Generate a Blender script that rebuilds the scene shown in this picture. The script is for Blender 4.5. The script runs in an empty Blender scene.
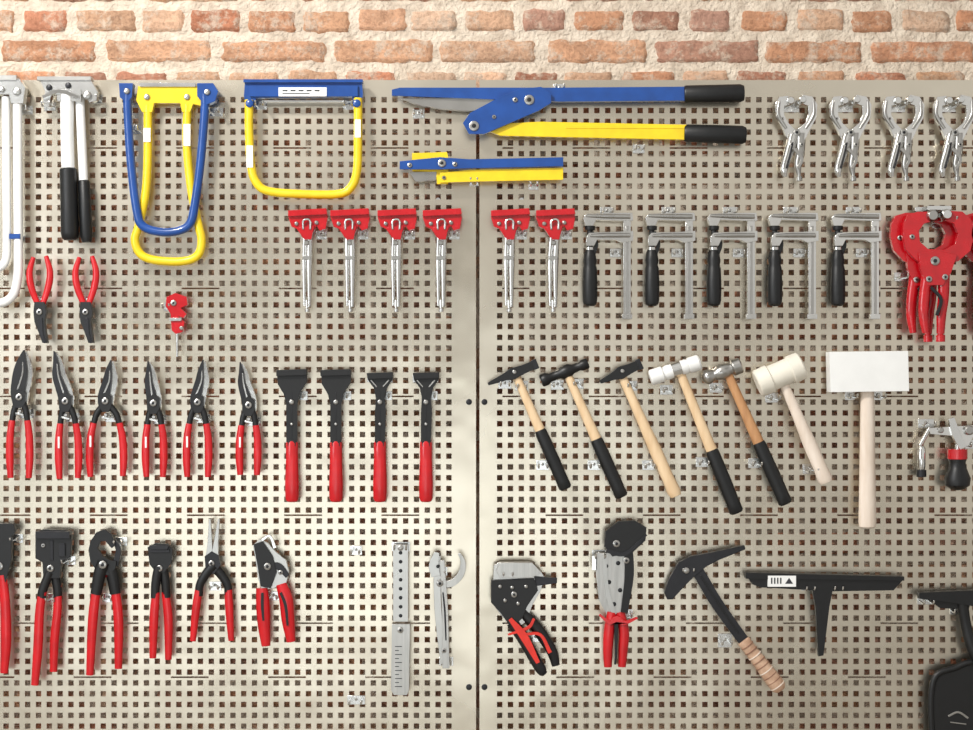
import bpy, bmesh, math, random
from mathutils import Vector, noise
random.seed(4)
S=0.0022; Z0=1.5; CAMD=4.0; DOFF=5.0; KT=0.9905
def W(x,y,d): return ((x-486.5)*S, -d*S, Z0+(365-y)*S)
def WT(x,y,d): return ((x-486.5)*S*KT, -(d+DOFF if d>2.8 else d)*S, Z0+(365-y)*S*KT)
def lin(c):
    c=c/255.0
    return c/12.92 if c<=0.04045 else ((c+0.055)/1.055)**2.4
def RGB(c): return (lin(c[0]),lin(c[1]),lin(c[2]),1)

def M(name,col,rough=0.4,metal=0.0,var=0.12,scale=40,bump=0.0,bscale=200,coat=0.0,stretch=(1,1,1),col2=None,bdist=0.002):
    m=bpy.data.materials.new(name); m.use_nodes=True
    nt=m.node_tree; N=nt.nodes; L=nt.links
    b=N['Principled BSDF']
    tc=N.new('ShaderNodeTexCoord'); mp=N.new('ShaderNodeMapping'); mp.inputs['Scale'].default_value=stretch
    L.new(tc.outputs['Object'],mp.inputs['Vector'])
    n=N.new('ShaderNodeTexNoise'); n.inputs['Scale'].default_value=scale; n.inputs['Detail'].default_value=5
    L.new(mp.outputs[0],n.inputs['Vector'])
    r=N.new('ShaderNodeValToRGB')
    c=RGB(col)
    c2=RGB(col2) if col2 else tuple(max(0,v*(1-2*var)) for v in c[:3])+(1,)
    c1=c if col2 else tuple(min(1,v*(1+var)) for v in c[:3])+(1,)
    r.color_ramp.elements[0].color=c2; r.color_ramp.elements[1].color=c1
    r.color_ramp.elements[0].position=0.3; r.color_ramp.elements[1].position=0.65
    L.new(n.outputs['Fac'],r.inputs[0]); L.new(r.outputs[0],b.inputs['Base Color'])
    mr=N.new('ShaderNodeMapRange'); mr.inputs['To Min'].default_value=max(0.03,rough-0.04); mr.inputs['To Max'].default_value=rough+0.05
    L.new(n.outputs['Fac'],mr.inputs['Value']); L.new(mr.outputs[0],b.inputs['Roughness'])
    b.inputs['Metallic'].default_value=metal
    b.inputs['Coat Weight'].default_value=coat
    if bump>0:
        n2=N.new('ShaderNodeTexNoise'); n2.inputs['Scale'].default_value=bscale; n2.inputs['Detail'].default_value=3
        L.new(mp.outputs[0],n2.inputs['Vector'])
        bp=N.new('ShaderNodeBump'); bp.inputs['Strength'].default_value=bump; bp.inputs['Distance'].default_value=bdist
        L.new(n2.outputs['Fac'],bp.inputs['Height']); L.new(bp.outputs[0],b.inputs['Normal'])
    return m
GALV=M('galvanised_steel',(220,211,194),0.27,1.0,0.05,2.6,0.3,3.0,col2=(200,191,174),bdist=0.03)
ZINC=M('bright_zinc',(218,218,216),0.22,1.0,0.03,14)
CHR=M('nickel_plate',(216,215,212),0.16,1.0,0.03,14,0.12,14,bdist=0.004)
STEEL=M('satin_steel',(178,176,172),0.28,1.0,0.05,14,0.1,12,bdist=0.004)
ALU=M('brushed_steel',(186,184,180),0.34,1.0,0.08,30,0.15,50,stretch=(6,1,0.3))
DSTEEL=M('dark_forged_steel',(44,44,47),0.36,0.5,0.1,30)
BLK=M('black_paint',(9,9,11),0.42,0.0,0.2,50)
GRIP=M('black_rubber_grip',(9,10,12),0.45,0.0,0.2,90,0.1)
RED=M('red_vinyl_grip',(196,10,22),0.3,0.0,0.08,30,coat=0.2)
REDP=M('red_powder_coat',(186,6,22),0.26,0.0,0.08,30,coat=0.4)
BLUE=M('blue_enamel',(8,68,144),0.3,0.0,0.08,30,coat=0.4)
YEL=M('yellow_enamel',(240,206,26),0.32,0.0,0.05,30,coat=0.3)
WHT=M('white_enamel',(236,236,234),0.35,0.0,0.02,20)
NYL=M('cream_nylon',(232,226,212),0.5,0.0,0.03,20)
LAB=M('white_label',(238,238,236),0.6,0.0,0.01)
INK=M('label_ink',(50,50,55),0.6,0.0,0.01)
WOOD=M('ash_wood',(232,204,166),0.5,0.0,0.1,18,0.05,60,stretch=(3,3,0.6),col2=(212,178,136))
WOODD=M('hickory_wood',(200,150,104),0.5,0.0,0.1,22,0.05,60,stretch=(3,3,0.6),col2=(166,116,76))
WOODP=M('pale_beech_wood',(232,218,204),0.55,0.0,0.1,18,0.05,60,stretch=(3,3,0.6),col2=(216,198,180))
LEA=M('stacked_leather',(206,172,146),0.6,0.0,0.1,60,0.2,col2=(176,138,112))
LEAD=M('stacked_leather_dark',(160,122,98),0.6,0.0,0.1,60,0.2,col2=(130,94,74))
ORG=M('orange_red_plastic',(214,44,30),0.4)

def cat(P,n):
    if len(P)<3 : 
        return [tuple(a+(b-a)*i/n for a,b in zip(P[0],P[1])) for i in range(n+1)]
    out=[]
    Q=[tuple(2*a-b for a,b in zip(P[0],P[1]))]+list(P)+[tuple(2*a-b for a,b in zip(P[-1],P[-2]))]
    for i in range(1,len(Q)-2):
        for k in range(n):
            t=k/n
            out.append(tuple(0.5*((2*b)+(-a+c)*t+(2*a-5*b+4*c-d)*t*t+(-a+3*b-3*c+d)*t**3) for a,b,c,d in zip(Q[i-1],Q[i],Q[i+1],Q[i+2])))
    out.append(tuple(P[-1])); return out

TOOLS=[]
class T:
    def __init__(s,name,bev=0.5,wf=WT): s.n=name; s.v=[]; s.f=[]; s.m=[]; s.mats=[]; s.bev=bev; s.wf=wf; TOOLS.append(s)
    def add(s,vs,fs,mat):
        if mat not in s.mats: s.mats.append(mat)
        k=s.mats.index(mat); o=len(s.v)
        s.v+= [s.wf(*p) for p in vs]
        for f in fs: s.f.append([i+o for i in f]); s.m.append(k)
        return s
    def prism(s,poly,d0,d1,mat,smooth=0):
        if smooth: 
            q=cat(list(poly)+[poly[0]],smooth)[:-1]; poly=q
        n=len(poly)
        vs=[(x,y,d0) for x,y in poly]+[(x,y,d1) for x,y in poly]
        fs=[list(range(n)),list(range(2*n-1,n-1,-1))]+[[i,(i+1)%n,(i+1)%n+n,i+n] for i in range(n)]
        return s.add(vs,fs,mat)
    def box(s,x0,y0,x1,y1,d0,d1,mat): return s.prism([(x0,y0),(x1,y0),(x1,y1),(x0,y1)],d0,d1,mat)
    def ribbon(s,pts,ws,d0,d1,mat,n=6):
        if not hasattr(ws,'__len__'): ws=[ws]*len(pts)
        q=cat([(p[0],p[1],w) for p,w in zip(pts,ws)],n if len(pts)>2 else 1)
        A=[];B=[]
        for i,(x,y,w) in enumerate(q):
            a=q[max(0,i-1)]; b=q[min(len(q)-1,i+1)]
            dx,dy=b[0]-a[0],b[1]-a[1]; l=math.hypot(dx,dy) or 1
            w=max(w,0.5)
            A.append((x-dy/l*w/2,y+dx/l*w/2)); B.append((x+dy/l*w/2,y-dx/l*w/2))
        return s.prism(A+B[::-1],d0,d1,mat)
    def tube(s,pts,r,mat,flat=1.0,n=14,sub=6):
        if not hasattr(r,'__len__'): r=[r]*len(pts)
        q=cat([tuple(p)+(w,) for p,w in zip(pts,r)],sub)
        vs=[];fs=[]
        for i,c in enumerate(q):
            a=Vector(q[max(0,i-1)][:3]); b=Vector(q[min(len(q)-1,i+1)][:3])
            t=(b-a).normalized()
            ref=Vector((0,0,1)) if abs(t.z)<0.9 else Vector((1,0,0))
            sd=t.cross(ref).normalized(); up=sd.cross(t)
            for k in range(n):
                an=2*math.pi*k/n
                p=Vector(c[:3])+sd*c[3]*math.cos(an)+up*c[3]*flat*math.sin(an)
                vs.append(tuple(p))
        m=len(q)
        for i in range(m-1):
            for k in range(n): fs.append([i*n+k,i*n+(k+1)%n,(i+1)*n+(k+1)%n,(i+1)*n+k])
        fs.append(list(range(n))); fs.append(list(range(m*n-1,(m-1)*n-1,-1)))
        return s.add(vs,fs,mat)
    def lathe(s,p0,p1,prof,mat,n=24,flat=1.0):
        a=Vector(p0); b=Vector(p1); t=(b-a).normalized(); 
        ref=Vector((0,0,1)) if abs(t.z)<0.9 else Vector((1,0,0))
        sd=t.cross(ref).normalized(); up=sd.cross(t)
        vs=[];fs=[]
        for u,r in prof:
            c=a+(b-a)*u; r=max(r,0.05)
            for k in range(n):
                an=2*math.pi*k/n
                vs.append(tuple(c+sd*r*math.cos(an)+up*r*flat*math.sin(an)))
        m=len(prof)
        for i in range(m-1):
            for k in range(n): fs.append([i*n+k,i*n+(k+1)%n,(i+1)*n+(k+1)%n,(i+1)*n+k])
        fs.append(list(range(n))); fs.append(list(range(m*n-1,(m-1)*n-1,-1)))
        return s.add(vs,fs,mat)
    def disc(s,x,y,d0,d1,r,mat,n=20): return s.lathe((x,y,d0),(x,y,d1),[(0,r),(0.75,r),(1,r*0.75)],mat,n)
    def hook(s,x,y,w=12,d=15,h=9):
        s.box(x-w/2,y-h/2,x+w/2,y+h/2,0.05,1.5,ZINC)
        old=s.wf; s.wf=lambda a,b,c:((a-486.5)*S*KT,-c*S,Z0+(365-b)*S*KT)
        D=d+DOFF
        for sx in(-1,1):
            X=x+sx*w*0.33
            s.tube([(X,y+1,1),(X,y+1.5,D*0.6),(X,y+1.2,D*0.9),(X,y-2.5,D)],1.05,ZINC,n=8,sub=3)
        s.wf=old
        s.disc(x,y-1,1.3,2.4,1.6,STEEL,10)
    def final(s):
        me=bpy.data.meshes.new(s.n)
        xs=[v[0] for v in s.v]; ys=[v[1] for v in s.v]; zs=[v[2] for v in s.v]
        c=Vector(((min(xs)+max(xs))/2,(min(ys)+max(ys))/2,(min(zs)+max(zs))/2))
        me.from_pydata([tuple(Vector(v)-c) for v in s.v],[],s.f)
        for m in s.mats: me.materials.append(m)
        for p,k in zip(me.polygons,s.m): p.material_index=k
        bm=bmesh.new(); bm.from_mesh(me); bmesh.ops.recalc_face_normals(bm,faces=bm.faces); bm.to_mesh(me); bm.free()
        me.shade_smooth(); me.set_sharp_from_angle(angle=math.radians(38))
        o=bpy.data.objects.new(s.n,me); o.location=c; bpy.context.collection.objects.link(o)
        if s.bev:
            b=o.modifiers.new('bevel','BEVEL'); b.width=s.bev*S; b.segments=2; b.limit_method='ANGLE'; b.angle_limit=math.radians(45)
        return o
def hook(*a): TOOLS[-1].hook(*a)

# ---------------------------------------------------------------- brick wall
WALLD=-26
def brick_mat():
    m=bpy.data.materials.new('reclaimed_brick'); m.use_nodes=True
    nt=m.node_tree;N=nt.nodes;L=nt.links;b=N['Principled BSDF']
    at=N.new('ShaderNodeAttribute'); at.attribute_name='bcol'
    tc=N.new('ShaderNodeTexCoord')
    n=N.new('ShaderNodeTexNoise'); n.inputs['Scale'].default_value=26; n.inputs['Detail'].default_value=10; n.inputs['Roughness'].default_value=0.75
    L.new(tc.outputs['Object'],n.inputs['Vector'])
    r=N.new('ShaderNodeValToRGB'); r.color_ramp.elements[0].position=0.5; r.color_ramp.elements[1].position=0.6
    r.color_ramp.elements[0].color=(0,0,0,1); r.color_ramp.elements[1].color=(0.8,0.8,0.8,1)
    L.new(n.outputs['Fac'],r.inputs[0])
    mx=N.new('ShaderNodeMixRGB'); mx.inputs['Color2'].default_value=RGB((216,196,176))
    L.new(r.outputs[0],mx.inputs['Fac']); L.new(at.outputs['Color'],mx.inputs['Color1'])
    n2=N.new('ShaderNodeTexNoise'); n2.inputs['Scale'].default_value=110; n2.inputs['Detail'].default_value=8; n2.inputs['Roughness'].default_value=0.7
    L.new(tc.outputs['Object'],n2.inputs['Vector'])
    r2=N.new('ShaderNodeValToRGB'); r2.color_ramp.elements[0].position=0.36; r2.color_ramp.elements[1].position=0.54
    r2.color_ramp.elements[0].color=(0.5,0.44,0.42,1); r2.color_ramp.elements[1].color=(1,1,1,1)
    L.new(n2.outputs['Fac'],r2.inputs[0])
    m2=N.new('ShaderNodeMixRGB'); m2.blend_type='MULTIPLY'; m2.inputs['Fac'].default_value=0.6
    L.new(mx.outputs[0],m2.inputs['Color1']); L.new(r2.outputs[0],m2.inputs['Color2'])
    L.new(m2.outputs[0],b.inputs['Base Color']); b.inputs['Roughness'].default_value=0.9
    bp=N.new('ShaderNodeBump'); bp.inputs['Strength'].default_value=1.0; bp.inputs['Distance'].default_value=0.008
    L.new(n2.outputs['Fac'],bp.inputs['Height']); L.new(bp.outputs[0],b.inputs['Normal'])
    return m
BRK=brick_mat()
MORT=M('lime_mortar',(222,208,190),0.95,0,0.06,40,1.0,120,col2=(192,176,158),bdist=0.008)
def build_wall():
    k=1-WALLD*S/CAMD
    v=[];f=[];mi=[];col=[]
    def PW(x,y,d): return ((x-486.5)*S*k,-d*S,Z0+(365-y)*S*k)
    nx=300; x0,x1=-330,1300; y0,y1=-330,1030
    ys=[y0+(120-y0)*j/110 for j in range(111)]+[120+(y1-120)*j/20 for j in range(1,21)]
    for y in ys:
        for i in range(nx+1):
            x=x0+(x1-x0)*i/nx
            h=noise.noise(Vector((x*0.06,y*0.09,0)))*1.6+noise.noise(Vector((x*0.3,y*0.3,5)))*0.8
            v.append(PW(x,y,WALLD-2.6+h)); col.append((1,1,1,1))
    R=nx+1
    for j in range(len(ys)-1):
        for i in range(nx): f.append([j*R+i,j*R+i+1,(j+1)*R+i+1,(j+1)*R+i]); mi.append(0)
    pal=[(196,136,102),(204,154,120),(188,120,90),(210,168,138),(200,144,110),(174,114,90),(210,158,124),(184,138,120),(214,180,154),(196,150,116),(168,120,100),(202,160,130)]
    def brick(xa,xb,ya,yb,c):
        gx=max(8,int((xb-xa)/4)); gy=8; o=len(v)
        seed=random.random()*100
        for j in range(gy+1):
            for i in range(gx+1):
                u=i/gx; w=j/gy
                x=xa+(xb-xa)*u; y=ya+(yb-ya)*w
                ex=noise.noise(Vector((y*0.15,seed,0)))*2.6; ey=noise.noise(Vector((x*0.07,seed,3)))*2.2+noise.noise(Vector((x*0.25,seed,9)))*1.2
                x+=ex*(abs(2*u-1)**3); y+=ey*(abs(2*w-1)**2)
                eu=abs(2*u-1); ew=abs(2*w-1)
                if eu>0.95 and ew>0.6: 
                    x-=math.copysign(2.4*(ew-0.4),2*u-1); y-=math.copysign(1.6*(ew-0.5),2*w-1)
                e=5.0 if (i in(0,gx) or j in(0,gy)) else 0
                h=noise.noise(Vector((x*0.09,y*0.12,seed)))*1.8+noise.noise(Vector((x*0.35,y*0.35,seed)))*1.2
                v.append(PW(x,y,WALLD+0.5+h-e)); 
                vv=1+0.3*noise.noise(Vector((x*0.03,y*0.06,seed)))
                cc=RGB(c); col.append((cc[0]*vv,cc[1]*vv,cc[2]*vv,1))
        for j in range(gy):
            for i in range(gx):
                a=o+j*(gx+1)+i; f.append([a,a+1,a+gx+2,a+gx+1]); mi.append(1)
    heads=[(-40,-8),(-2,14),(22,67),(75,136),(141,184),(190,241),(247,296),(303,350),(357,406),(411,457),(465,516),(522,566),(574,625),(632,680),(689,731),(742,788),(797,845),(851,893),(902,950),(956,1004)]
    strs=[(-120,-8),(0,96),(105,211),(221,326),(333,433),(439,536),(547,648),(655,760),(765,863),(871,976)]
    for r in range(-9,31):
        yc=20.5+30.8*r
        rows=heads if r==0 else strs if r==1 else None
        if rows is None:
            rows=[];x=-300+random.random()*40
            head=(r%2==0)
            while x<1250:
                w=(random.uniform(42,54) if head else random.uniform(92,108)); rows.append((x,x+w)); x+=w+random.uniform(6,10)
        else:
            rows=list(rows); x=rows[0][0]-8
            while x>-300:
                w=48 if r==0 else 100; rows.append((x-w,x)); x-=w+8
            x=max(b for a,b in rows)+8
            while x<1250:
                w=48 if r==0 else 100; rows.append((x,x+w)); x+=w+8
        for a,b in rows:
            c=random.choice(pal); t=random.uniform(-6,12); c=tuple(min(255,max(0,q*0.85+m_*0.15+t)) for q,m_ in zip(c,(222,184,150)))
            brick(a-0.5,b+0.5,yc-11.6+random.uniform(-1,1),yc+11.4+random.uniform(-1,1),c)
    me=bpy.data.meshes.new('wall_back'); me.from_pydata(v,[],f)
    me.materials.append(MORT); me.materials.append(BRK)
    me.polygons.foreach_set('material_index',mi)
    ca=me.color_attributes.new('bcol','FLOAT_COLOR','POINT')
    ca.data.foreach_set('color',[q for c in col for q in c])
    me.shade_smooth()
    o=bpy.data.objects.new('wall_back',me); bpy.context.collection.objects.link(o)
build_wall()
fl=M('polished_concrete',(165,160,152),0.5,0,0.08,3)
me=bpy.data.meshes.new('floor'); me.from_pydata([(-4,0.2,0),(4,0.2,0),(4,-7,0),(-4,-7,0)],[],[[0,3,2,1]]); me.materials.append(fl)
bpy.context.collection.objects.link(bpy.data.objects.new('floor',me))

# ---------------------------------------------------------------- perforated panels
PITCH=10.8; HOLE=5.4
def panel(x0,x1,hx0,hx1,y0=80,y1=1046.8,hy0=97,hy1=1030,edge=None):
    ncol=int((hx1-hx0+PITCH-HOLE)//PITCH); nrow=int((hy1-hy0+PITCH-HOLE)//PITCH)
    xs=[x0];
    for i in range(ncol): xs+= [hx0+i*PITCH,hx0+i*PITCH+HOLE]
    xs.append(x1)
    slots={}
    for t in (148,283,398,517,618,677):
        slots[round((t-hy0-HOLE)/PITCH)]=1
    ys=[y0];solid=[]
    C=len(xs)-1
    full=[True]*C; hol=[(c%2==0) for c in range(C)]
    solid.append(full)
    for j in range(nrow):
        a=hy0+j*PITCH; ys.append(a); solid.append(hol); ys.append(a+HOLE)
        if j in slots and j<nrow-1:
            solid.append(full); ys.append(a+HOLE+1.6)
            s=[True]*C; rr=random.randint(0,8)
            for c in range(2,C-2):
                if (c+rr)%18<7: s[c]=False
            solid.append(s); ys.append(a+HOLE+3.2)
        solid.append(full)
    ys.append(y1)
    v=[];f=[];R=len(xs)
    for d in (0,-0.9):
        for y in ys:
            for x in xs: v.append(W(x,y,d))
    B=len(ys)*R
    for j in range(len(ys)-1):
        for i in range(C):
            if not solid[j][i]: continue
            a=j*R+i; q=[a,a+R,a+R+1,a+1]
            f.append(q); f.append([B+t for t in q[::-1]])
            if j==0 or not solid[j-1][i]: f.append([a,a+1,B+a+1,B+a])
            if j==len(ys)-2 or not solid[j+1][i]: f.append([a+R+1,a+R,B+a+R,B+a+R+1])
            if i==0 or not solid[j][i-1]: f.append([a+R,a,B+a,B+a+R])
            if i==C-1 or not solid[j][i+1]: f.append([a+1,a+R+1,B+a+R+1,B+a+1])
    t=T('perforated_steel_panel',bev=0,wf=W)
    t.mats=[GALV,DSTEEL,ZINC]; t.v=v; t.f=f; t.m=[0]*len(f)
    t.box(x0,y0,x0+1,y1,-12,-0.9,GALV); t.box(x1-1,y0,x1,y1,-12,-0.9,GALV); t.box(x0,y0,x1,y0+1,-12,-0.9,GALV)
    for bx in edge:
        for by in (402,687): 
            t.disc(bx,by,0,1.6,3.0,DSTEEL); t.lathe((bx,by,-21),(bx,by,0),[(0,2.5),(1,2.5)],ZINC,10)
    for bx in (x0+40,x1-40):
        for by in (200,600,880): t.lathe((bx+2,by,-21),(bx+2,by,-1),[(0,2.5),(1,2.5)],ZINC,10)
panel(-90,476,-83,459,edge=(469,))
panel(479.5,1060,497,1050,edge=(484.5,))

def limb(t,path,rad,mat,flat=0.8): t.tube(path,rad,mat,flat=flat,n=14,sub=6)
def rivet(t,x,y,d,r=3): t.disc(x,y,d,d+1.6,r,STEEL); t.disc(x,y,d+1.6,d+2.2,r*0.45,DSTEEL,10)

t=T('tubular_lever_bender')
t.tube([(17,96,11),(17.5,180,11),(18,255,11),(17,280,11),(12,296,11),(0,303,11),(-14,298,11),(-19,280,11),(-20,200,11),(-20,96,11)],4.6,WHT)
t.tube([(5,96,9),(5.5,160,9),(6,240,9),(4,262,9),(-6,270,9)],4.2,WHT)
t.prism([(-26,79),(20,79),(26,88),(24,104),(12,104),(10,95),(-6,95),(-10,104),(-24,104)],4,16,ZINC)
t.box(-20,76,18,81,2.9,18,STEEL); t.disc(18,92,16,18,4,STEEL); t.disc(3,90,16,18,3,STEEL)
t.box(10,234,21,239,6,16,BLUE)
hook(22,108,14)

t=T('telescopic_hand_seamer')
t.prism([(40,79),(90,78),(98,92),(97,101),(90,103),(85,95),(52,95),(50,104),(43,103),(46,92)],6,15,ZINC)
t.box(38,77,92,81,4,17,STEEL); t.disc(50,88,15,17,3,DSTEEL); t.disc(88,96,15,18,4.5,STEEL); t.disc(69,86,15,17,3,DSTEEL)
t.ribbon([(44,98),(60,92),(80,98)],[3,4,3],15,19,CHR)
t.box(58,90,82,102,8,17,ZINC)
t.tube([(67,92,12),(67,130,12),(68,172,12)],[7,6.6,6.6],WHT); t.tube([(79,96,9),(81,140,9),(83,184,9)],4.6,WHT)
t.lathe((68,168,12),(70,240,12),[(0,7),(0.02,8.4),(0.5,8.6),(0.9,9),(0.97,8),(1,6)],GRIP)
t.lathe((83,180,9),(86,242,9),[(0,5),(0.03,6),(0.9,6.4),(1,4.5)],GRIP)
hook(92,97,14); hook(46,104,12)

t=T('tubular_handle_folding_tool')
t.tube([(128,92,14),(128,110,14),(131,160,14),(137,210,14),(143,226,14),(160,232,14),(178,231,14),(190,224,14),(195,205,14),(201,160,14),(205,110,14),(205,94,14)],4.4,BLUE)
t.tube([(147,104,8),(147,150,8),(145,190,8),(138,225,8),(134,240,8),(140,254,8),(155,260,8),(182,261,8),(197,255,8),(201,240,8),(197,222,8),(190,185,8),(186,140,8),(187,104,8)],4.4,YEL)
t.prism([(138,86),(200,86),(206,96),(202,106),(193,104),(190,112),(182,112),(180,103),(154,103),(152,112),(142,112),(136,100)],5,12,YEL)
t.prism([(120,84),(134,84),(133,98),(128,104),(121,98)],6,18,BLUE); t.prism([(198,84),(214,84),(219,92),(216,102),(206,106),(198,97)],6,18,BLUE)
t.box(140,83,196,87,3,14,ZINC)
t.disc(128,92,18,20,3,STEEL); t.disc(208,93,18,20,3,STEEL); t.disc(147,97,12,14,3,STEEL); t.disc(187,97,12,14,3,STEEL)
t.box(183.5,124,190.5,146,12,12.8,LAB); t.box(143.4,128,150.6,142,12,12.8,LAB)
hook(134,128,10); hook(214,110,14)

t=T('folding_bar_with_bow_handle')
t.prism([(245,82),(362,81),(363,95),(360,106),(354,106),(352,97),(256,98),(254,107),(246,106),(244,96)],5,13,BLUE)
t.box(250,86,358,97,13,16,BLUE); t.box(244,80,363,83,4,17,BLUE)
t.box(279,88,327,97,13,16.6,LAB); 
for i in range(5): t.box(283+i*8,90.5,288+i*8,92,16.6,16.8,INK)
t.box(283,93.5,310,94.5,16.6,16.8,INK)
t.tube([(249,100,12),(249,130,12),(251,165,12),(256,182,12),(268,191,12),(300,194,12),(338,194,12),(351,187,12),(357,170,12),(358,135,12),(358,98,12)],4.4,YEL)
t.box(247,146,253.5,168,15.9,16.7,LAB); t.box(355,120,361,138,15.9,16.7,LAB)
t.disc(250,104,15,18,4,BLUE); t.disc(357,104,15,18,4,BLUE)
t.box(262,100,346,102,6,11,ZINC)
hook(259,103,12); hook(348,103,12)

t=T('long_arm_lever_shears')
t.prism([(392,90),(400,88),(560,88),(687,87),(687,101),(560,102),(500,100),(392,96)],9,15,BLUE)
t.prism([(400,98),(445,98),(512,99),(500,108),(470,111),(440,109),(415,104)],6,11,STEEL)
t.prism([(463,124),(470,114),(500,98),(520,90),(541,88),(551,95),(551,104),(538,112),(510,124),(484,135),(469,135)],15,20,BLUE,)
t.prism([(486,130),(500,124),(540,122),(687,125),(687,140),(540,137),(500,136)],8,15,YEL)
t.box(566,126,687,129,15,15.6,YEL)
t.lathe((684,94,12),(744,93,12),[(0,7.5),(0.03,8.6),(0.5,8.8),(0.94,9),(1,7.5)],GRIP,flat=0.8)
t.lathe((684,133,12),(746,135,12),[(0,7.5),(0.03,8.8),(0.5,9.2),(0.94,9.2),(1,7.5)],GRIP,flat=0.8)
rivet(t,474,127,20,5); rivet(t,529,101,20,5); rivet(t,515,101,20,2.5); rivet(t,494,118,20,2)
hook(560,86,12); hook(640,147,12); hook(418,112,12)

t=T('compact_lever_shears')
t.prism([(412,153),(447,152),(449,160),(448,184),(437,184),(436,172),(412,171)],6,12,YEL)
t.prism([(400,162),(440,158),(470,160),(563,158),(563,167),(470,169),(440,170),(400,170)],14,19,BLUE)
t.prism([(440,173),(470,170),(563,168),(563,180),(470,182),(440,183)],12,15,YEL)
t.prism([(409,172),(437,171.5),(436,180),(416,182)],7,12,STEEL)
rivet(t,410,166,19,2.5); rivet(t,442,164,19,4); rivet(t,455,165,19,2.5); rivet(t,444,178,15,2)
hook(534,184,10); hook(474,180,10)

def red_clamp(x,rx):
    t=T('red_jaw_locking_clamp')
    t.prism([(x-18,212),(x+18,210),(x+20,218),(x+18,229),(x+12,231),(x+9,226),(x+6,232),(x+3,238),(x-5,238),(x-8,233),(x-11,229),(x-16,227),(x-19,218)],9,17,REDP)
    t.prism([(x-19,211),(x+19,209),(x+20,215),(x-19,217)],6,21,REDP)
    t.prism([(x-9,228),(x+7,226),(x+4,240),(x-3,240)],17,20,REDP)
    t.tube([(x-4,230,20),(x-4,222,21),(x,220,21),(x+3,222,21),(x+3,230,20)],1.2,CHR,n=8)
    t.disc(x+9,223,17,19,2,STEEL); t.disc(x-11,224,17,19,2,STEEL)
    limb(t,[(x-3,232,11),(rx-3,262,11),(rx-2.6,306,11)],[2.8,2.5,1.6],CHR,1); limb(t,[(x+2,232,13),(rx+2.4,262,13),(rx+2.4,307,13)],[3,3.1,1.7],CHR,1)
    t.box(rx-4,256,rx+4,260,8,17,STEEL); t.disc(rx,243,16,18,2.6,STEEL); t.lathe((rx,300,12),(rx,312,12),[(0,1.6),(0.7,1.6),(0.72,2.8),(1,2.6)],CHR,12)
    hook(x+12,234,11); 
for x,rx in ((308,307),(350,350),(397,396),(442,441),(510,509),(555,553)): red_clamp(x,rx)

def invpl(x):
    t=T('bent_nose_pliers')
    limb(t,[(x-7,257,10),(x-11,272,10),(x-9,288,10),(x-2,306,10)],[2.2,3.3,3.5,2.8],RED); limb(t,[(x+6,256,12),(x+10,272,12),(x+8,288,12),(x+2,306,12)],[2.2,3.3,3.5,2.8],RED)
    t.prism([(x-5,302),(x+5,302),(x+7,312),(x+5,322),(x+7,336),(x+8,343),(x+3,343),(x-1,332),(x-5,322),(x-6,312)],8,15,BLK)
    t.ribbon([(x+1,318),(x+2,333),(x+6,343)],[5,4,2],12,16,DSTEEL)
    rivet(t,x,312,15,3); hook(x-2,300,10,9)
invpl(40); invpl(86)

t=T('red_rivet_setter')
t.prism([(167,297),(176,293),(187,297),(188,305),(181,308),(187,314),(184,318),(178,316),(185,322),(183,332),(176,334),(172,330),(171,314),(166,306)],8,15,REDP)
t.lathe((177,330,11),(177,357,11),[(0,1.8),(0.5,1.4),(1,1.2)],CHR,12)
rivet(t,174,303,15,3); t.box(170,318,182,321,15,17,ZINC); t.disc(182,328,15,17,2,STEEL)
hook(166,306,10)

def snips(tip,pv,L,R,jw,fat=0):
    t=T('aviation_tin_snips')
    px,py=pv; H=L[1]-py
    mx,my=(tip[0]+px)/2,(tip[1]+py)/2
    cx=(tip[0]-px)*0.12
    t.ribbon([(px+3,py+7),(px+3,py-5),(mx+jw*0.24+cx,my),((mx+tip[0])/2+jw*0.17,(my+tip[1])/2),(tip[0]+0.8,tip[1]+1)],[7,jw*0.62,jw*0.5,jw*0.34,1.0],8,12,CHR)
    w=1.35 if fat else 1.0
    t.ribbon([(px-3,py+7),(px-2,py-5),(mx-jw*0.14+cx,my),((mx+tip[0])/2-jw*0.1,(my+tip[1])/2),(tip[0]-0.6,tip[1])],[7,jw*0.72,jw*0.55*w,jw*0.36*w,0.9],12,15,BLK if fat else DSTEEL)
    t.ribbon([(px-jw*0.1,py-8),(mx+cx,my),((mx+tip[0])/2-jw*0.01,(my+tip[1])/2)],[1.6,1.6,1],15,15.6,CHR)
    t.prism([(px-6,py-6),(px,py-10),(px+6,py-6),(px+6,py+5),(px+3,py+10),(px-3,py+10),(px-6,py+5)],11,16,BLK)
    rivet(t,px,py-1,16,3.4)
    t.disc(px,py+13,8,14,2.2,STEEL); t.ribbon([(px-4,py+15),(px+4,py+17)],[2,2],10,15,CHR)
    for (E,sg,d) in ((L,-1,10),(R,1,13)):
        hx=E[0]
        p=[(px+sg*2,py+2,d),(px+(hx-px)*0.55+sg,py+H*0.16,d),(px+(hx-px)*0.8+sg*1.2,py+H*0.36,d)]
        limb(t,p,[3.4,3.2,2.8],BLK)
        limb(t,[(px+(hx-px)*0.74+sg*1.0,py+H*0.28,d),(px+(hx-px)*0.9+sg*1.4,py+H*0.48,d),(hx+sg*0.8,py+H*0.75,d),(hx,E[1],d)],[3.3,3.8,4.0,3.0],RED)
    hx=L[0]; 
    if not fat: t.box(px+(hx-px)*0.92-1.6,py+H*0.45,px+(hx-px)*0.92+0.2,py+H*0.6,12.6,13.3,LAB)
    hook(px+3,py+16,14,9)
snips((25,350),(20,398),(10,478),(29,478),19,1)
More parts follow.
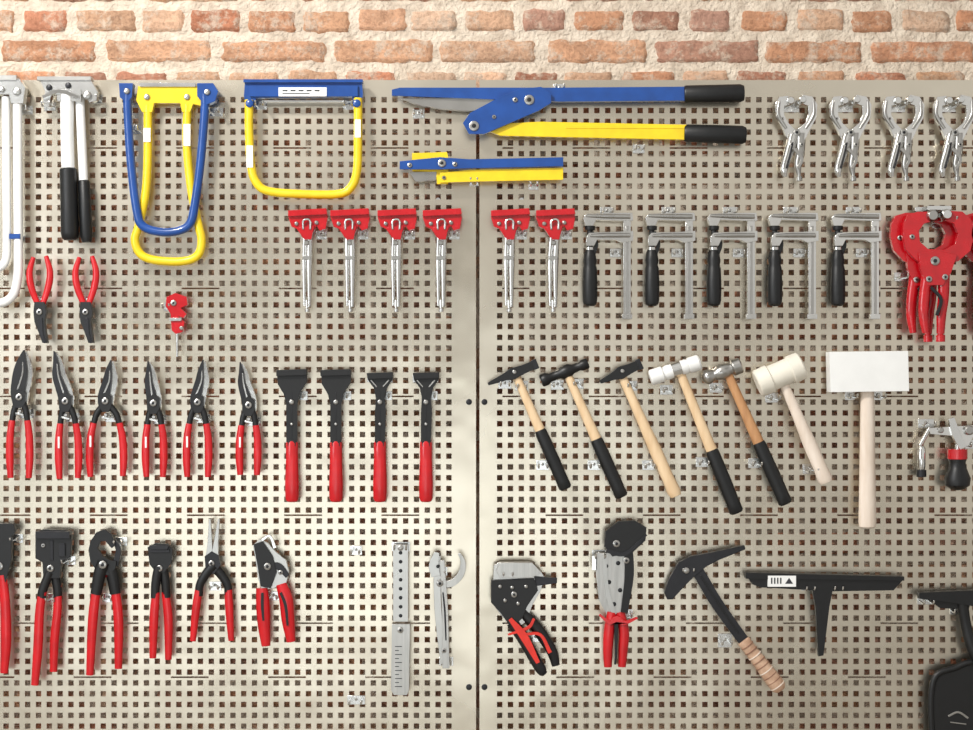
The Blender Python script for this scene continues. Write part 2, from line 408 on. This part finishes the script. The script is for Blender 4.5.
snips((55,351),(66,402),(59,479),(78,478),15)
snips((112,360),(106,402),(90,477),(123,476),16)
snips((149,361),(154,404),(146,477),(163,477),14)
snips((204,360),(198,403),(187,477),(208,477),15)
snips((241,362),(249,406),(240,475),(257,475),14)

def tong(cx,big):
    t=T('edge_folding_tongs')
    if big:
        t.prism([(cx-15,371),(cx+15,370),(cx+15,382),(cx+8,393),(cx+5.5,404),(cx+5.5,442),(cx-5.5,442),(cx-5.5,404),(cx-8,394),(cx-14,384)],10,15,BLK)
        t.prism([(cx-15,370),(cx+15,369),(cx+15,375),(cx-15,376)],7,19,BLK)
    else:
        t.prism([(cx-13,374),(cx+13,373),(cx+13,379),(cx+7,388),(cx+5,398),(cx+6,412),(cx+5,442),(cx-5,442),(cx-5,412),(cx-4,398),(cx-6,388),(cx-12,380)],10,15,BLK)
        t.prism([(cx-13,373),(cx+13,372),(cx+13,378),(cx-12,379)],7,19,BLK)
        t.ribbon([(cx-9,380),(cx-3,387)],[1.2,1.2],15,15.6,STEEL); t.ribbon([(cx+9,380),(cx+3,387)],[1.2,1.2],15,15.6,STEEL)
    t.box(cx-0.4,392,cx+0.4,440,15,15.4,DSTEEL)
    t.disc(cx,402,15,16.4,2.4,STEEL); t.disc(cx,424,15,16.5,1.4,STEEL)
    t.box(cx-4,440,cx+4,446,9,16,BLK)
    t.lathe((cx,441,12),(cx,502,12),[(0,5.4),(0.04,6.2),(0.3,6.2),(0.7,7),(0.93,6.8),(0.985,5.6),(1,4)],RED,flat=0.75)
    hook(cx+3,396,22 if big else 16,9); hook(cx-1,378,30 if big else 26,12)
tong(292,1);tong(336,1);tong(380,0);tong(426,0)

t=T('offset_seaming_pliers')
t.prism([(-18,524),(14,523),(16,530),(12,537),(12,560),(6,582),(-6,582),(-12,560),(-18,536)],8,15,BLK)
limb(t,[(2,575,12),(5,600,12),(6,640,12),(4,673,12)],[4.5,5,5.5,4],RED); limb(t,[(-4,575,10),(-12,600,10),(-16,640,10),(-16,670,10)],[4.5,5,5.5,4],RED)
rivet(t,0,566,15,4); hook(14,540,10)

t=T('wide_jaw_seaming_pliers')
t.prism([(36,532),(44,529),(66,530),(72,535),(71,556),(62,562),(60,578),(44,578),(43,562),(36,558)],8,15,BLK)
t.box(37,531,71,538,6,19,DSTEEL); t.box(51,540,54,560,15,16,DSTEEL); t.box(60,543,66,556,15,17,DSTEEL)
limb(t,[(50,572,13),(43,590,13),(42,598,13)],[4.6,4.6,4.4],BLK);limb(t,[(54,572,10),(57,590,10),(57,598,10)],[4.6,4.6,4.2],BLK)
limb(t,[(44,586,13),(40,610,13),(38,650,13),(35,685,13)],[4.2,4.6,4.8,3.8],RED); limb(t,[(57,586,10),(57,610,10),(54,640,10),(53,672,10)],[4.2,4.4,4.6,3.8],RED)
rivet(t,51,568,15,3.6); rivet(t,44,545,15,2); hook(66,562,12); hook(50,600,12)

t=T('water_pump_pliers')
t.prism([(91,541),(97,532),(105,529),(112,534),(116,545),(112,548),(106,541),(101,541),(98,548),(103,556),(110,560),(117,561),(116,568),(110,575),(100,574),(91,562),(89,550)],10,15,BLK,)
t.ribbon([(113,540),(118,550),(115,566)],[4,5,6],7,12,DSTEEL)
limb(t,[(103,566,13),(97,588,13),(93,620,13),(90,675,13)],[6,4.8,5,3.8],RED); limb(t,[(107,566,10),(114,588,10),(118,620,10),(118,669,10)],[6,4.8,5,3.8],RED)
limb(t,[(104,562,13),(100,574,13),(96,594,13)],[6.8,6.5,5.6],BLK); limb(t,[(107,562,10),(112,576,10),(115,594,10)],[6.8,6.5,5.6],BLK)
rivet(t,104,564,18,4); hook(106,600,12,9); hook(118,543,12)

t=T('end_cutting_pliers')
t.prism([(148,547),(156,543),(168,544),(173,549),(172,562),(165,572),(157,573),(150,564)],8,15,BLK)
t.box(151,549,170,552,15,16.5,DSTEEL); t.prism([(150,545),(170,545),(168,549),(152,549)],6,18,DSTEEL)
limb(t,[(159,566,13),(156,582,13),(155,598,13)],[4.8,4.6,4.2],BLK); limb(t,[(162,566,10),(165,582,10),(166,598,10)],[4.8,4.6,4.2],BLK)
limb(t,[(156,592,13),(154,620,13),(153,658,13)],[4,4.6,3.4],RED); limb(t,[(165,592,10),(168,620,10),(168,660,10)],[4,4.6,3.4],RED)
rivet(t,160,568,15,3.2); hook(158,582,12,9)

t=T('needle_nose_pliers')
t.ribbon([(209,560),(210,545),(210,519)],[8,5,1.6],9,14,STEEL); t.ribbon([(215,560),(216,545),(219,519)],[8,5,1.6],9,14,STEEL)
t.prism([(205,556),(212,551),(219,555),(221,565),(214,574),(206,570)],9,15,DSTEEL)
limb(t,[(214,565,13),(206,574,13),(200,585,13),(199,596,13)],[5,4.6,4.2,3.8],BLK); limb(t,[(211,565,10),(220,574,10),(227,585,10),(228,596,10)],[5,4.6,4.2,3.8],BLK)
limb(t,[(199,590,13),(196,610,13),(193,641,13)],[4,4.2,3],RED); limb(t,[(228,590,10),(229,610,10),(231,641,10)],[4,4.2,3],RED)
rivet(t,212,563,15,3); hook(213,588,12,9)

t=T('ratchet_cutting_shears')
t.prism([(253,545),(260,539),(268,543),(276,552),(286,560),(289,572),(286,584),(274,588),(262,590),(258,578),(256,562)],8,13,STEEL)
t.prism([(254,544),(263,541),(273,556),(277,572),(271,588),(261,586),(258,566)],13,16,BLK)
t.ribbon([(262,540),(270,536),(275,548)],[2.5,2,3],10,14,CHR)
t.ribbon([(266,570),(278,566),(288,576)],[8,7,5],13,15,DSTEEL)
limb(t,[(262,588,12),(263,605,12),(264,625,12),(266,646,12)],[6,7,6.4,4.5],RED); limb(t,[(281,584,11),(286,600,11),(288,620,11),(291,642,11)],[5.6,7,6.6,4.5],RED)
t.ribbon([(281,592),(286,605),(288,625)],[2.5,3,2],15,17.3,BLK); t.ribbon([(263,592),(263,605),(264,620)],[2.5,3,2],16.5,18,BLK)
rivet(t,268,566,16,3.6); rivet(t,281,572,15,2.4); hook(272,598,12,9)

t=T('slotted_steel_bar_tool')
t.ribbon([(400.5,545),(400.5,622)],15,6,10,STEEL); t.prism([(392,624),(410,624),(409,690),(407,695),(394,695),(391,690)],8,13,ALU)
for i in range(8): t.disc(400.5,553+i*9,10,10.6,1.9,DSTEEL,12)
t.disc(400.5,548,10,12,3,STEEL); rivet(t,400.5,630,13,3)
for i in range(11): t.box(395,646+i*4,399 if i%2 else 402,646.8+i*4,13,13.25,DSTEEL)
hook(400,548,18)
t=T('pegboard_hook'); hook(355,552); 
t=T('pegboard_hook'); hook(355,703,18)

t=T('sheet_metal_nibbler_wrench')
t.ribbon([(437,556),(438,610),(444,664)],[7,7,7],8,12,STEEL); t.ribbon([(442,560),(445,610),(446,668)],[5,6,7],10,15,ALU)
t.ribbon([(440,584),(452,583),(461,574),(463,562),(459,553)],[7,7,6.5,5,2.5],10,14,ALU)
t.ribbon([(436,576),(434,565),(437,552)],[9,10,5],12,16,STEEL)
t.ribbon([(443,592),(445,612),(446,640)],[1.4,1.8,1.4],15,15.5,DSTEEL)
rivet(t,440,583,15,3.4); rivet(t,444,650,15,2.4); t.disc(438,566,16,17,1.8,DSTEEL)
hook(440,573,14); hook(446,664,14,10)

# ---------------------------------------------------------------- right board
def vise(x,y,k,name,mat,mat2):
    t=T(name); X=lambda a,b:(x+a*k,y+b*k)
    Y=lambda a,b,d:(x+a*k,y+b*k,d)
    t.prism([X(-8,1),X(-17,2),X(-21,10),X(-20,22),X(-14,32),X(-9,44),X(-2,48),X(0,36),X(-8,28),X(-12,20),X(-12,11),X(-5,9)],8,14,mat)
    t.prism([X(6,0),X(16,2),X(21,10),X(20,23),X(14,34),X(8,46),X(1,48),X(2,34),X(9,28),X(12,20),X(12,11),X(6,9)],9,15,mat)
    limb(t,[Y(-17,6,14),Y(-18,20,14),Y(-10,34,14)],[1.4,2,1.6],mat2,1); limb(t,[Y(17,6,15),Y(17,20,15),Y(9,34,15)],[1.4,2,1.6],mat2,1)
    t.disc(*X(-6,6),6,18,4.4,ZINC); t.disc(*X(6,5),6,18,4.0,ZINC)
    limb(t,[Y(-3,40,13),Y(-7,56,13),Y(-12,74,13),Y(-11,82,13)],[5.4,5,4,2],mat)
    limb(t,[Y(5,38,12),Y(4,58,12),Y(2,70,12),Y(3,80,12)],[5,4.6,3.8,2],mat2)
    t.ribbon([X(-3,54),X(5,64),X(1,74)],[3,3,3],16,18,mat2)
    t.ribbon([X(-4,48),X(-7,62),X(-10,74)],[1.4,1.8,1.2],16.5,18,DSTEEL)
    t.lathe(X(3,76)+(12,),X(3.4,86)+(12,),[(0,1.8*k),(0.55,1.8*k),(0.56,3.2*k),(1,3*k)],mat2,14)
    rivet(t,*X(0,38),16,3.4); rivet(t,*X(-5,50),16,2.4); rivet(t,*X(5,50),16,2.2); rivet(t,*X(-14,24),14,1.6)
for i,x in enumerate((796,850,903,954,1006)):
    vise(x,95,1.0,'locking_c_clamp',CHR,STEEL); hook(x-2,104,16,17,12); hook(x+2,140,12,9)

def redvise(x,e=0):
    t=T('large_red_locking_clamp')
    t.prism([(x-34,224),(x-30,216),(x-20,213),(x-6,213),(x-4,222),(x-14,225),(x-19,232),(x-18,243),(x-10,250),(x+6,251),(x+17,245),(x+20,234),(x+16,225),(x+8,222),(x+9,212),(x+24,213),(x+33,221),(x+36,236),(x+32,252),(x+20,262),(x+8,266),(x-8,266),(x-22,261),(x-32,250),(x-35,236)],7+e,15+e,REDP)
    t.disc(x-6,217,6+e,20+e,6,STEEL); t.disc(x+8,216,6+e,20+e,5.5,ZINC); t.box(x-10,207,x+14,211,3,12+e,ZINC)
    t.prism([(x-20,254),(x-2,252),(x+18,256),(x+12,274),(x+4,286),(x-12,286),(x-18,270)],9+e,18+e,REDP)
    limb(t,[(x-9,272,13+e),(x-13,296,13+e),(x-14,316,13+e),(x-12,333,13+e)],[6.4,5.6,5,3.5],REDP)
    limb(t,[(x+6,270,12+e),(x+6,296,12+e),(x+4,314,12+e),(x+3,334,12+e)],[6.4,5.6,5,4],REDP)
    t.ribbon([(x-8,288),(x+2,300),(x-2,316)],[3,3,3],16+e,19+e,DSTEEL)
    t.lathe((x+3,330,12+e),(x+3,342,12+e),[(0,3),(0.4,3),(0.45,4.6),(1,4.6)],REDP,14)
    rivet(t,x-4,262,18+e,4.5); rivet(t,x-10,280,18+e,3); rivet(t,x+6,278,18+e,3); rivet(t,x-26,238,15+e,2.5)
redvise(925); hook(904,276,12); redvise(934,14); hook(946,220,20,30,14); redvise(993); hook(993,220,20,17,14); redvise(1002,14); hook(1010,276,20,30,14)

def fclamp(x):
    t=T('f_clamp',bev=0.7)
    rx=x+45
    t.box(rx-3.8,214,rx+3.8,319,8,14,CHR); t.box(rx-1.4,226,rx+1.4,316,14,14.4,STEEL)
    t.prism([(x+1,218),(x+4,214),(x+40,213),(rx+5,213),(rx+6,221),(x+38,221),(x+14,220),(x+11,226),(x+3,226)],6,16,CHR)
    limb(t,[(x+4,216,16),(x+24,216.5,16),(rx+3,217,16)],[1.6,2.4,2.4],STEEL,1)
    t.prism([(x+4,237),(x+7,233),(x+36,232),(rx+6,231),(rx+6,241),(rx-5,243),(x+34,240),(x+15,240),(x+12,246),(x+4,246)],6,16,CHR)
    limb(t,[(x+8,236,16),(x+24,235.5,16),(rx+3,235.5,16)],[1.6,2.4,2.4],STEEL,1)
    t.lathe((x+8,226,11),(x+8,262,11),[(0,4.6),(0.1,4.6),(0.12,2.8),(1,2.8)],BLK,16)
    t.lathe((x+8,226,11),(x+8,230,11),[(0,5.4),(1,5)],BLK,18)
    t.ribbon([(x+10,232),(x+14,244),(x+12,254)],[4,4.5,3],8,14,BLK)
    t.lathe((x+8,249,11),(x+8,306,11),[(0,4),(0.06,5.4),(0.2,6.8),(0.28,6),(0.34,7),(0.6,7.6),(0.9,7.4),(0.97,6.4),(1,4)],GRIP,18)
    t.lathe((x+8,247,11),(x+8,252,11),[(0,4.4),(1,4.4)],CHR,14)
    t.box(rx-5,314,rx+5,319,7,15,CHR)
    hook(x+26,210,14); hook(rx-10,252,12,9)
for x in (582,644,706,767,830): fclamp(x)

def hammer(name,h0,h1,hw,handle,split,wmat,gmat,hr,head,hooks,D=13):
    t=T(name)
    (ax,ay),(bx,by)=h0,h1
    head(t,ax,ay,bx,by,hw,D)
    (x0,y0),(x1,y1)=handle
    f=lambda u:(x0+(x1-x0)*u,y0+(y1-y0)*u,D)
    if split<1:
        t.lathe(f(0),f(split+0.01),[(0,hr*0.72),(0.1,hr*0.75),(0.5,hr*0.8),(1,hr*0.95)],wmat,20,0.8)
        t.lathe(f(split),f(1),[(0,hr*1.0),(0.05,hr*1.12),(0.5,hr*1.2),(0.85,hr*1.15),(0.97,hr*1.2),(1,hr*0.9)],gmat,20,0.8)
    else:
        t.lathe(f(0),f(1),[(0,hr*0.72),(0.1,hr*0.75),(0.35,hr*0.85),(0.65,hr*1.1),(0.85,hr*1.05),(0.96,hr*1.2),(1,hr*0.95)],wmat,20,0.8)
    for x,y in hooks: t.hook(x,y,13,D+5,10)
def hd_cross(t,ax,ay,bx,by,w,D):
    L=lambda u:(ax+(bx-ax)*u,ay+(by-ay)*u)
    t.ribbon([L(0),L(0.15),L(0.35),L(0.5),L(0.64),L(0.82),L(1)],[w*0.3,w*0.5,w*0.75,w*1.15,w*1.0,w*0.85,w*0.9],D-5,D+5,BLK,4)
    t.ribbon([L(0.93),L(1.03)],[w*1.0,w*1.0],D-5.5,D+5.5,DSTEEL)
    p=L(0.55); t.disc(p[0],p[1]-w*0.1,D+5,D+6,2,STEEL)
def hd_round(t,ax,ay,bx,by,w,D):
    t.lathe((ax,ay,D),(bx,by,D),[(0,w*0.42),(0.03,w*0.5),(0.12,w*0.5),(0.2,w*0.34),(0.38,w*0.36),(0.45,w*0.52),(0.6,w*0.52),(0.68,w*0.36),(0.8,w*0.32),(0.85,w*0.42),(0.97,w*0.42),(1,w*0.34)],BLK)
def hd_soft(t,ax,ay,bx,by,w,D):
    t.lathe((ax,ay,D),(bx,by,D),[(0,w*0.4),(0.03,w*0.5),(0.25,w*0.5),(0.27,w*0.4),(1,w*0.4)],WHT)
    t.lathe((ax+(bx-ax)*0.3,ay+(by-ay)*0.3,D),(ax+(bx-ax)*0.76,ay+(by-ay)*0.76,D),[(0,w*0.42),(0.1,w*0.47),(0.4,w*0.42),(0.5,w*0.45),(0.9,w*0.47),(1,w*0.42)],WHT)
    t.lathe((ax+(bx-ax)*0.44,ay+(by-ay)*0.44,D),(ax+(bx-ax)*0.62,ay+(by-ay)*0.62,D),[(0,w*0.5),(1,w*0.5)],CHR)
    t.lathe((ax+(bx-ax)*0.77,ay+(by-ay)*0.77,D),(bx,by,D),[(0,w*0.5),(0.85,w*0.5),(1,w*0.4)],WHT)
def hd_ball(t,ax,ay,bx,by,w,D):
    t.lathe((ax,ay,D),(bx,by,D),[(0,w*0.1),(0.03,w*0.28),(0.1,w*0.42),(0.17,w*0.44),(0.24,w*0.36),(0.3,w*0.3),(0.4,w*0.42),(0.5,w*0.48),(0.62,w*0.44),(0.7,w*0.34),(0.75,w*0.36),(0.79,w*0.48),(0.97,w*0.48),(1,w*0.42)],STEEL)
def hd_mal(t,ax,ay,bx,by,w,D):
    t.lathe((ax,ay,D),(bx,by,D),[(0,w*0.42),(0.03,w*0.48),(0.28,w*0.5),(0.3,w*0.44),(0.72,w*0.44),(0.74,w*0.5),(0.97,w*0.48),(1,w*0.4)],NYL,28)
hammer('cross_pein_hammer',(488,384),(536,364),10,((514,371),(566,489)),0.5,WOOD,GRIP,5.4,hd_cross,[(522,386),(543,466),(505,384)])
hammer('tinsmith_hammer',(541,381),(588,363),13,((566,371),(622,497)),0.54,WOOD,GRIP,5.6,hd_round,[(578,384),(595,466),(558,385)])
hammer('planishing_hammer',(600,382),(640,364),11,((620,372),(676,496)),1.0,WOOD,GRIP,5.8,hd_cross,[(632,386),(650,466)])
hammer('soft_face_hammer',(650,378),(700,362),16,((679,370),(737,513)),0.56,WOOD,GRIP,6,hd_soft,[(668,390),(704,463)])
hammer('ball_pein_hammer',(702,379),(741,365),17,((726,370),(786,504)),0.54,WOODD,GRIP,6,hd_ball,[(718,388),(757,464)])
hammer('round_head_mallet',(756,384),(801,365),29,((781,380),(825,482)),1.0,WOODP,GRIP,6.4,hd_mal,[(774,398),(812,470)],D=20)
t=T('white_rubber_mallet',bev=1.2)
t.prism([(827,352),(905,351),(906,391),(828,392)],5,26,WHT)
t.lathe((867,391,14),(867,528,14),[(0,6.8),(0.1,7),(0.4,7.6),(0.75,8.4),(0.95,9),(0.99,8.4),(1,6)],WOODP,20,0.8)
hook(853,396,10,20); hook(881,396,10,20)

t=T('screw_spreader_clamp')
t.prism([(928,428),(1010,423),(1010,431),(975,433),(968,446),(958,446),(954,436),(930,434)],8,14,CHR)
t.ribbon([(950,418),(955,434),(962,448)],[6,8,7],12,18,ZINC); t.disc(968,430,14,19,5,STEEL); t.disc(940,430,14,17,3,STEEL)
t.lathe((930,428,11),(920,446,11),[(0,2.4),(1,2.4)],CHR,12)
t.lathe((957,440,14),(957,460,14),[(0,2.6),(1,2.6)],CHR,14)
t.lathe((957,450,14),(957,490,14),[(0,4.5),(0.02,9),(0.2,9.6),(0.3,8),(0.45,9),(0.7,13),(0.88,12),(0.97,7),(1,3)],BLK,24)
t.lathe((957,449,14),(957,459,14),[(0,9.8),(1,9.8)],REDP,24)
t.lathe((922,446,10),(922,472,10),[(0,2.6),(0.1,4),(0.8,4),(1,2.6)],CHR,18); t.lathe((922,470,10),(922,477,10),[(0,5),(1,5)],DSTEEL,12)
hook(930,424,16,14); hook(975,445,12)

t=T('sheet_metal_notcher_pliers')
t.prism([(494,565),(500,562),(530,562),(540,570),(545,578),(540,592),(533,604),(526,622),(514,630),(500,614),(492,603)],7,12,STEEL)
t.prism([(500,562),(532,562),(541,572),(532,577),(500,577),(496,570)],12,18,ALU)
t.prism([(491,580),(534,578),(538,590),(527,606),(522,618),(512,628),(500,612),(491,602)],12,16,BLK)
t.prism([(534,576),(557,578),(557,583),(536,586)],9,14,DSTEEL)
limb(t,[(512,622,13),(524,640,13),(540,668,13),(545,674,13)],[6,6,5.4,3],BLK); limb(t,[(522,612,10),(538,630,10),(552,652,10),(556,666,10)],[5,6,5.4,4],BLK)
t.ribbon([(510,618),(524,636),(538,662)],[4,8,4],17,19,ORG); t.ribbon([(522,634),(540,634),(550,652)],[2.5,3,4],15,18,ORG); t.ribbon([(508,634),(528,627),(534,618)],[2,3,2.5],15,18,ORG)
for q in((500,586),(512,587),(526,586),(505,600),(518,603)): t.disc(q[0],q[1],16,17.2,1.8,STEEL,12)
rivet(t,514,594,16,3); hook(508,574,14,20); hook(536,640,12,9)

t=T('profile_cutting_shears')
t.prism([(605,531),(618,521),(634,520),(646,527),(645,540),(632,552),(612,556),(604,546)],12,18,BLK)
t.ribbon([(606,550),(625,553),(646,534)],[4,4,2],9,19,DSTEEL)
t.prism([(596,553),(612,553),(630,551),(632,575),(628,600),(620,617),(608,617),(599,600),(596,575)],8,13,ALU)
t.ribbon([(628,548),(629,575),(624,612)],[9,9,7],12,16,BLK); t.ribbon([(604,556),(607,590),(614,614)],[4,4,5],13,15,STEEL)
t.box(592,556,597,570,9,13,CHR)
limb(t,[(612,612,12),(609,632,12),(608,650,12),(608,667,12)],[5,5.4,5,4],RED); limb(t,[(620,612,11),(624,632,11),(623,650,11),(622,667,11)],[5,5.4,5,4],RED)
t.ribbon([(599,614),(610,622),(616,618),(624,622),(637,617)],[2,4,6,4,2],15,18,RED); t.ribbon([(616,620),(616,650),(615,664)],[4,2.5,2],12,16,BLK)
for q in((606,566),(618,563),(609,582),(620,590),(614,604)): t.disc(q[0],q[1],13,14.4,2.2,DSTEEL,12)
rivet(t,616,543,18,3.5); rivet(t,626,560,16,3); hook(600,556,14,20); hook(628,616,12,9)

t=T('slaters_hammer')
t.prism([(664,592),(668,580),(678,562),(690,556),(712,552),(744,545),(745,549),(720,559),(706,566),(694,576),(684,586),(672,599),(667,599)],9,16,DSTEEL)
t.ribbon([(690,560),(700,575),(718,605),(746,644)],[12,12,12,11],10,15,DSTEEL)
t.ribbon([(700,575),(718,603),(738,633)],[2,2,2],15,16,BLK)
t.lathe((743,640,12.5),(781,690,12.5),[(0,6),(0.03,7),(0.1,6.4),(0.3,6.6),(0.6,7.4),(0.85,8),(0.95,7.6),(1,5)],LEA,20,0.85)
for i in range(1,10):
    u=i/10; t.lathe((743+38*u,640+50*u,12.5),(743+38*(u+0.02),640+50*(u+0.02),12.5),[(0,7+1.3*u),(1,7+1.3*u)],WOODP if i%3==0 else LEAD,20,0.85)
t.disc(686,570,16,17.5,3,STEEL)
hook(688,570,16,18); hook(727,643,14,16,14)

t=T('slating_stake_iron')
t.prism([(745,573),(902,577),(903,579),(893,590),(832,591),(829,606),(823,655),(818,656),(815,606),(812,590),(760,587),(752,584)],9,15,BLK)
t.prism([(745,572),(903,576),(903,580),(745,578)],6,18,BLK)
t.box(767,575,795,586,15,18.6,LAB)
for i in range(4): t.box(770+i*3,577,771.4+i*3,583,18.6,18.8,INK)
t.prism([(784,583),(788,577),(792,583)],18.6,18.8,INK)
hook(810,588,12,18); hook(838,588,12,18)

t=T('roofing_shovel')
t.prism([(918,592),(1010,588),(1010,606),(975,606),(950,602),(918,598)],8,18,BLK)
t.prism([(926,597),(972,600),(968,609),(940,608)],6,14,BLK)
t.tube([(962,602,12),(966,625,12),(972,648,14),(985,668,14)],[6,5.5,6,9],BLK)
t.tube([(1000,602,10),(1002,640,10),(1004,668,12)],[5,5,8],BLK)
t.prism([(931,690),(934,676),(944,670),(962,667),(970,661),(1030,660),(1046,672),(1048,750),(1040,775),(985,785),(940,768),(932,740)],7,13,BLK)
t.tube([(934,760,12),(931,715,12),(932,688,12),(938,674,12),(955,668,12),(972,662,12),(1010,660,12)],3.2,BLK)
t.ribbon([(948,716),(958,712),(968,718)],[2,2,2],13,13.5,STEEL); t.ribbon([(950,722),(966,724)],[1.2,1.2],13,13.5,STEEL)
hook(928,602,14,18); hook(960,612,12,9)
for t in TOOLS: t.final()

# ---------------------------------------------------------------- camera, light
cd=bpy.data.cameras.new('camera'); cam=bpy.data.objects.new('camera',cd); bpy.context.collection.objects.link(cam)
cam.location=(0,-CAMD,Z0); cam.rotation_euler=(math.pi/2,0,0); cd.sensor_width=36; cd.lens=36*CAMD/(973*S)
bpy.context.scene.camera=cam
def area(name,loc,tgt,sx,sy,e,col):
    l=bpy.data.lights.new(name,'AREA'); l.shape='RECTANGLE'; l.size=sx; l.size_y=sy; l.energy=e; l.color=col
    o=bpy.data.objects.new(name,l); o.location=loc
    o.rotation_euler=(Vector(tgt)-Vector(loc)).to_track_quat('-Z','Y').to_euler(); bpy.context.collection.objects.link(o)
area('ceiling_lamp',(-1.7,-2.5,3.7),(0.1,0,1.4),0.5,0.4,118,(1,0.97,0.92))
area('window_light',(-3.2,-3.4,2.2),(0,0,1.4),1.4,1.4,50,(0.88,0.94,1))
area('panel_glare_fill',(-0.9,-6.0,0.4),(0,0,1.0),3.4,1.6,42,(0.9,0.97,1))  # added unseen area light for lower-panel glare and frontal fill, no real window
w=bpy.data.worlds.new('world'); bpy.context.scene.world=w; w.use_nodes=True
N=w.node_tree.nodes; L=w.node_tree.links; bg=N['Background']
tc=N.new('ShaderNodeTexCoord'); n=N.new('ShaderNodeTexNoise'); n.inputs['Scale'].default_value=2.4; n.inputs['Detail'].default_value=1  # invented bright and dark noise patches, added to give metals contrast to reflect
r=N.new('ShaderNodeValToRGB')
L.new(tc.outputs['Generated'],n.inputs['Vector']); L.new(n.outputs['Fac'],r.inputs[0]); L.new(r.outputs[0],bg.inputs[0])
e=r.color_ramp.elements; e[0].position=0.40; e[0].color=(0.32,0.3,0.27,1); e[1].position=0.58; e[1].color=(1.0,0.98,0.94,1)
bg.inputs[1].default_value=0.85
bpy.context.scene.view_settings.view_transform='Standard'
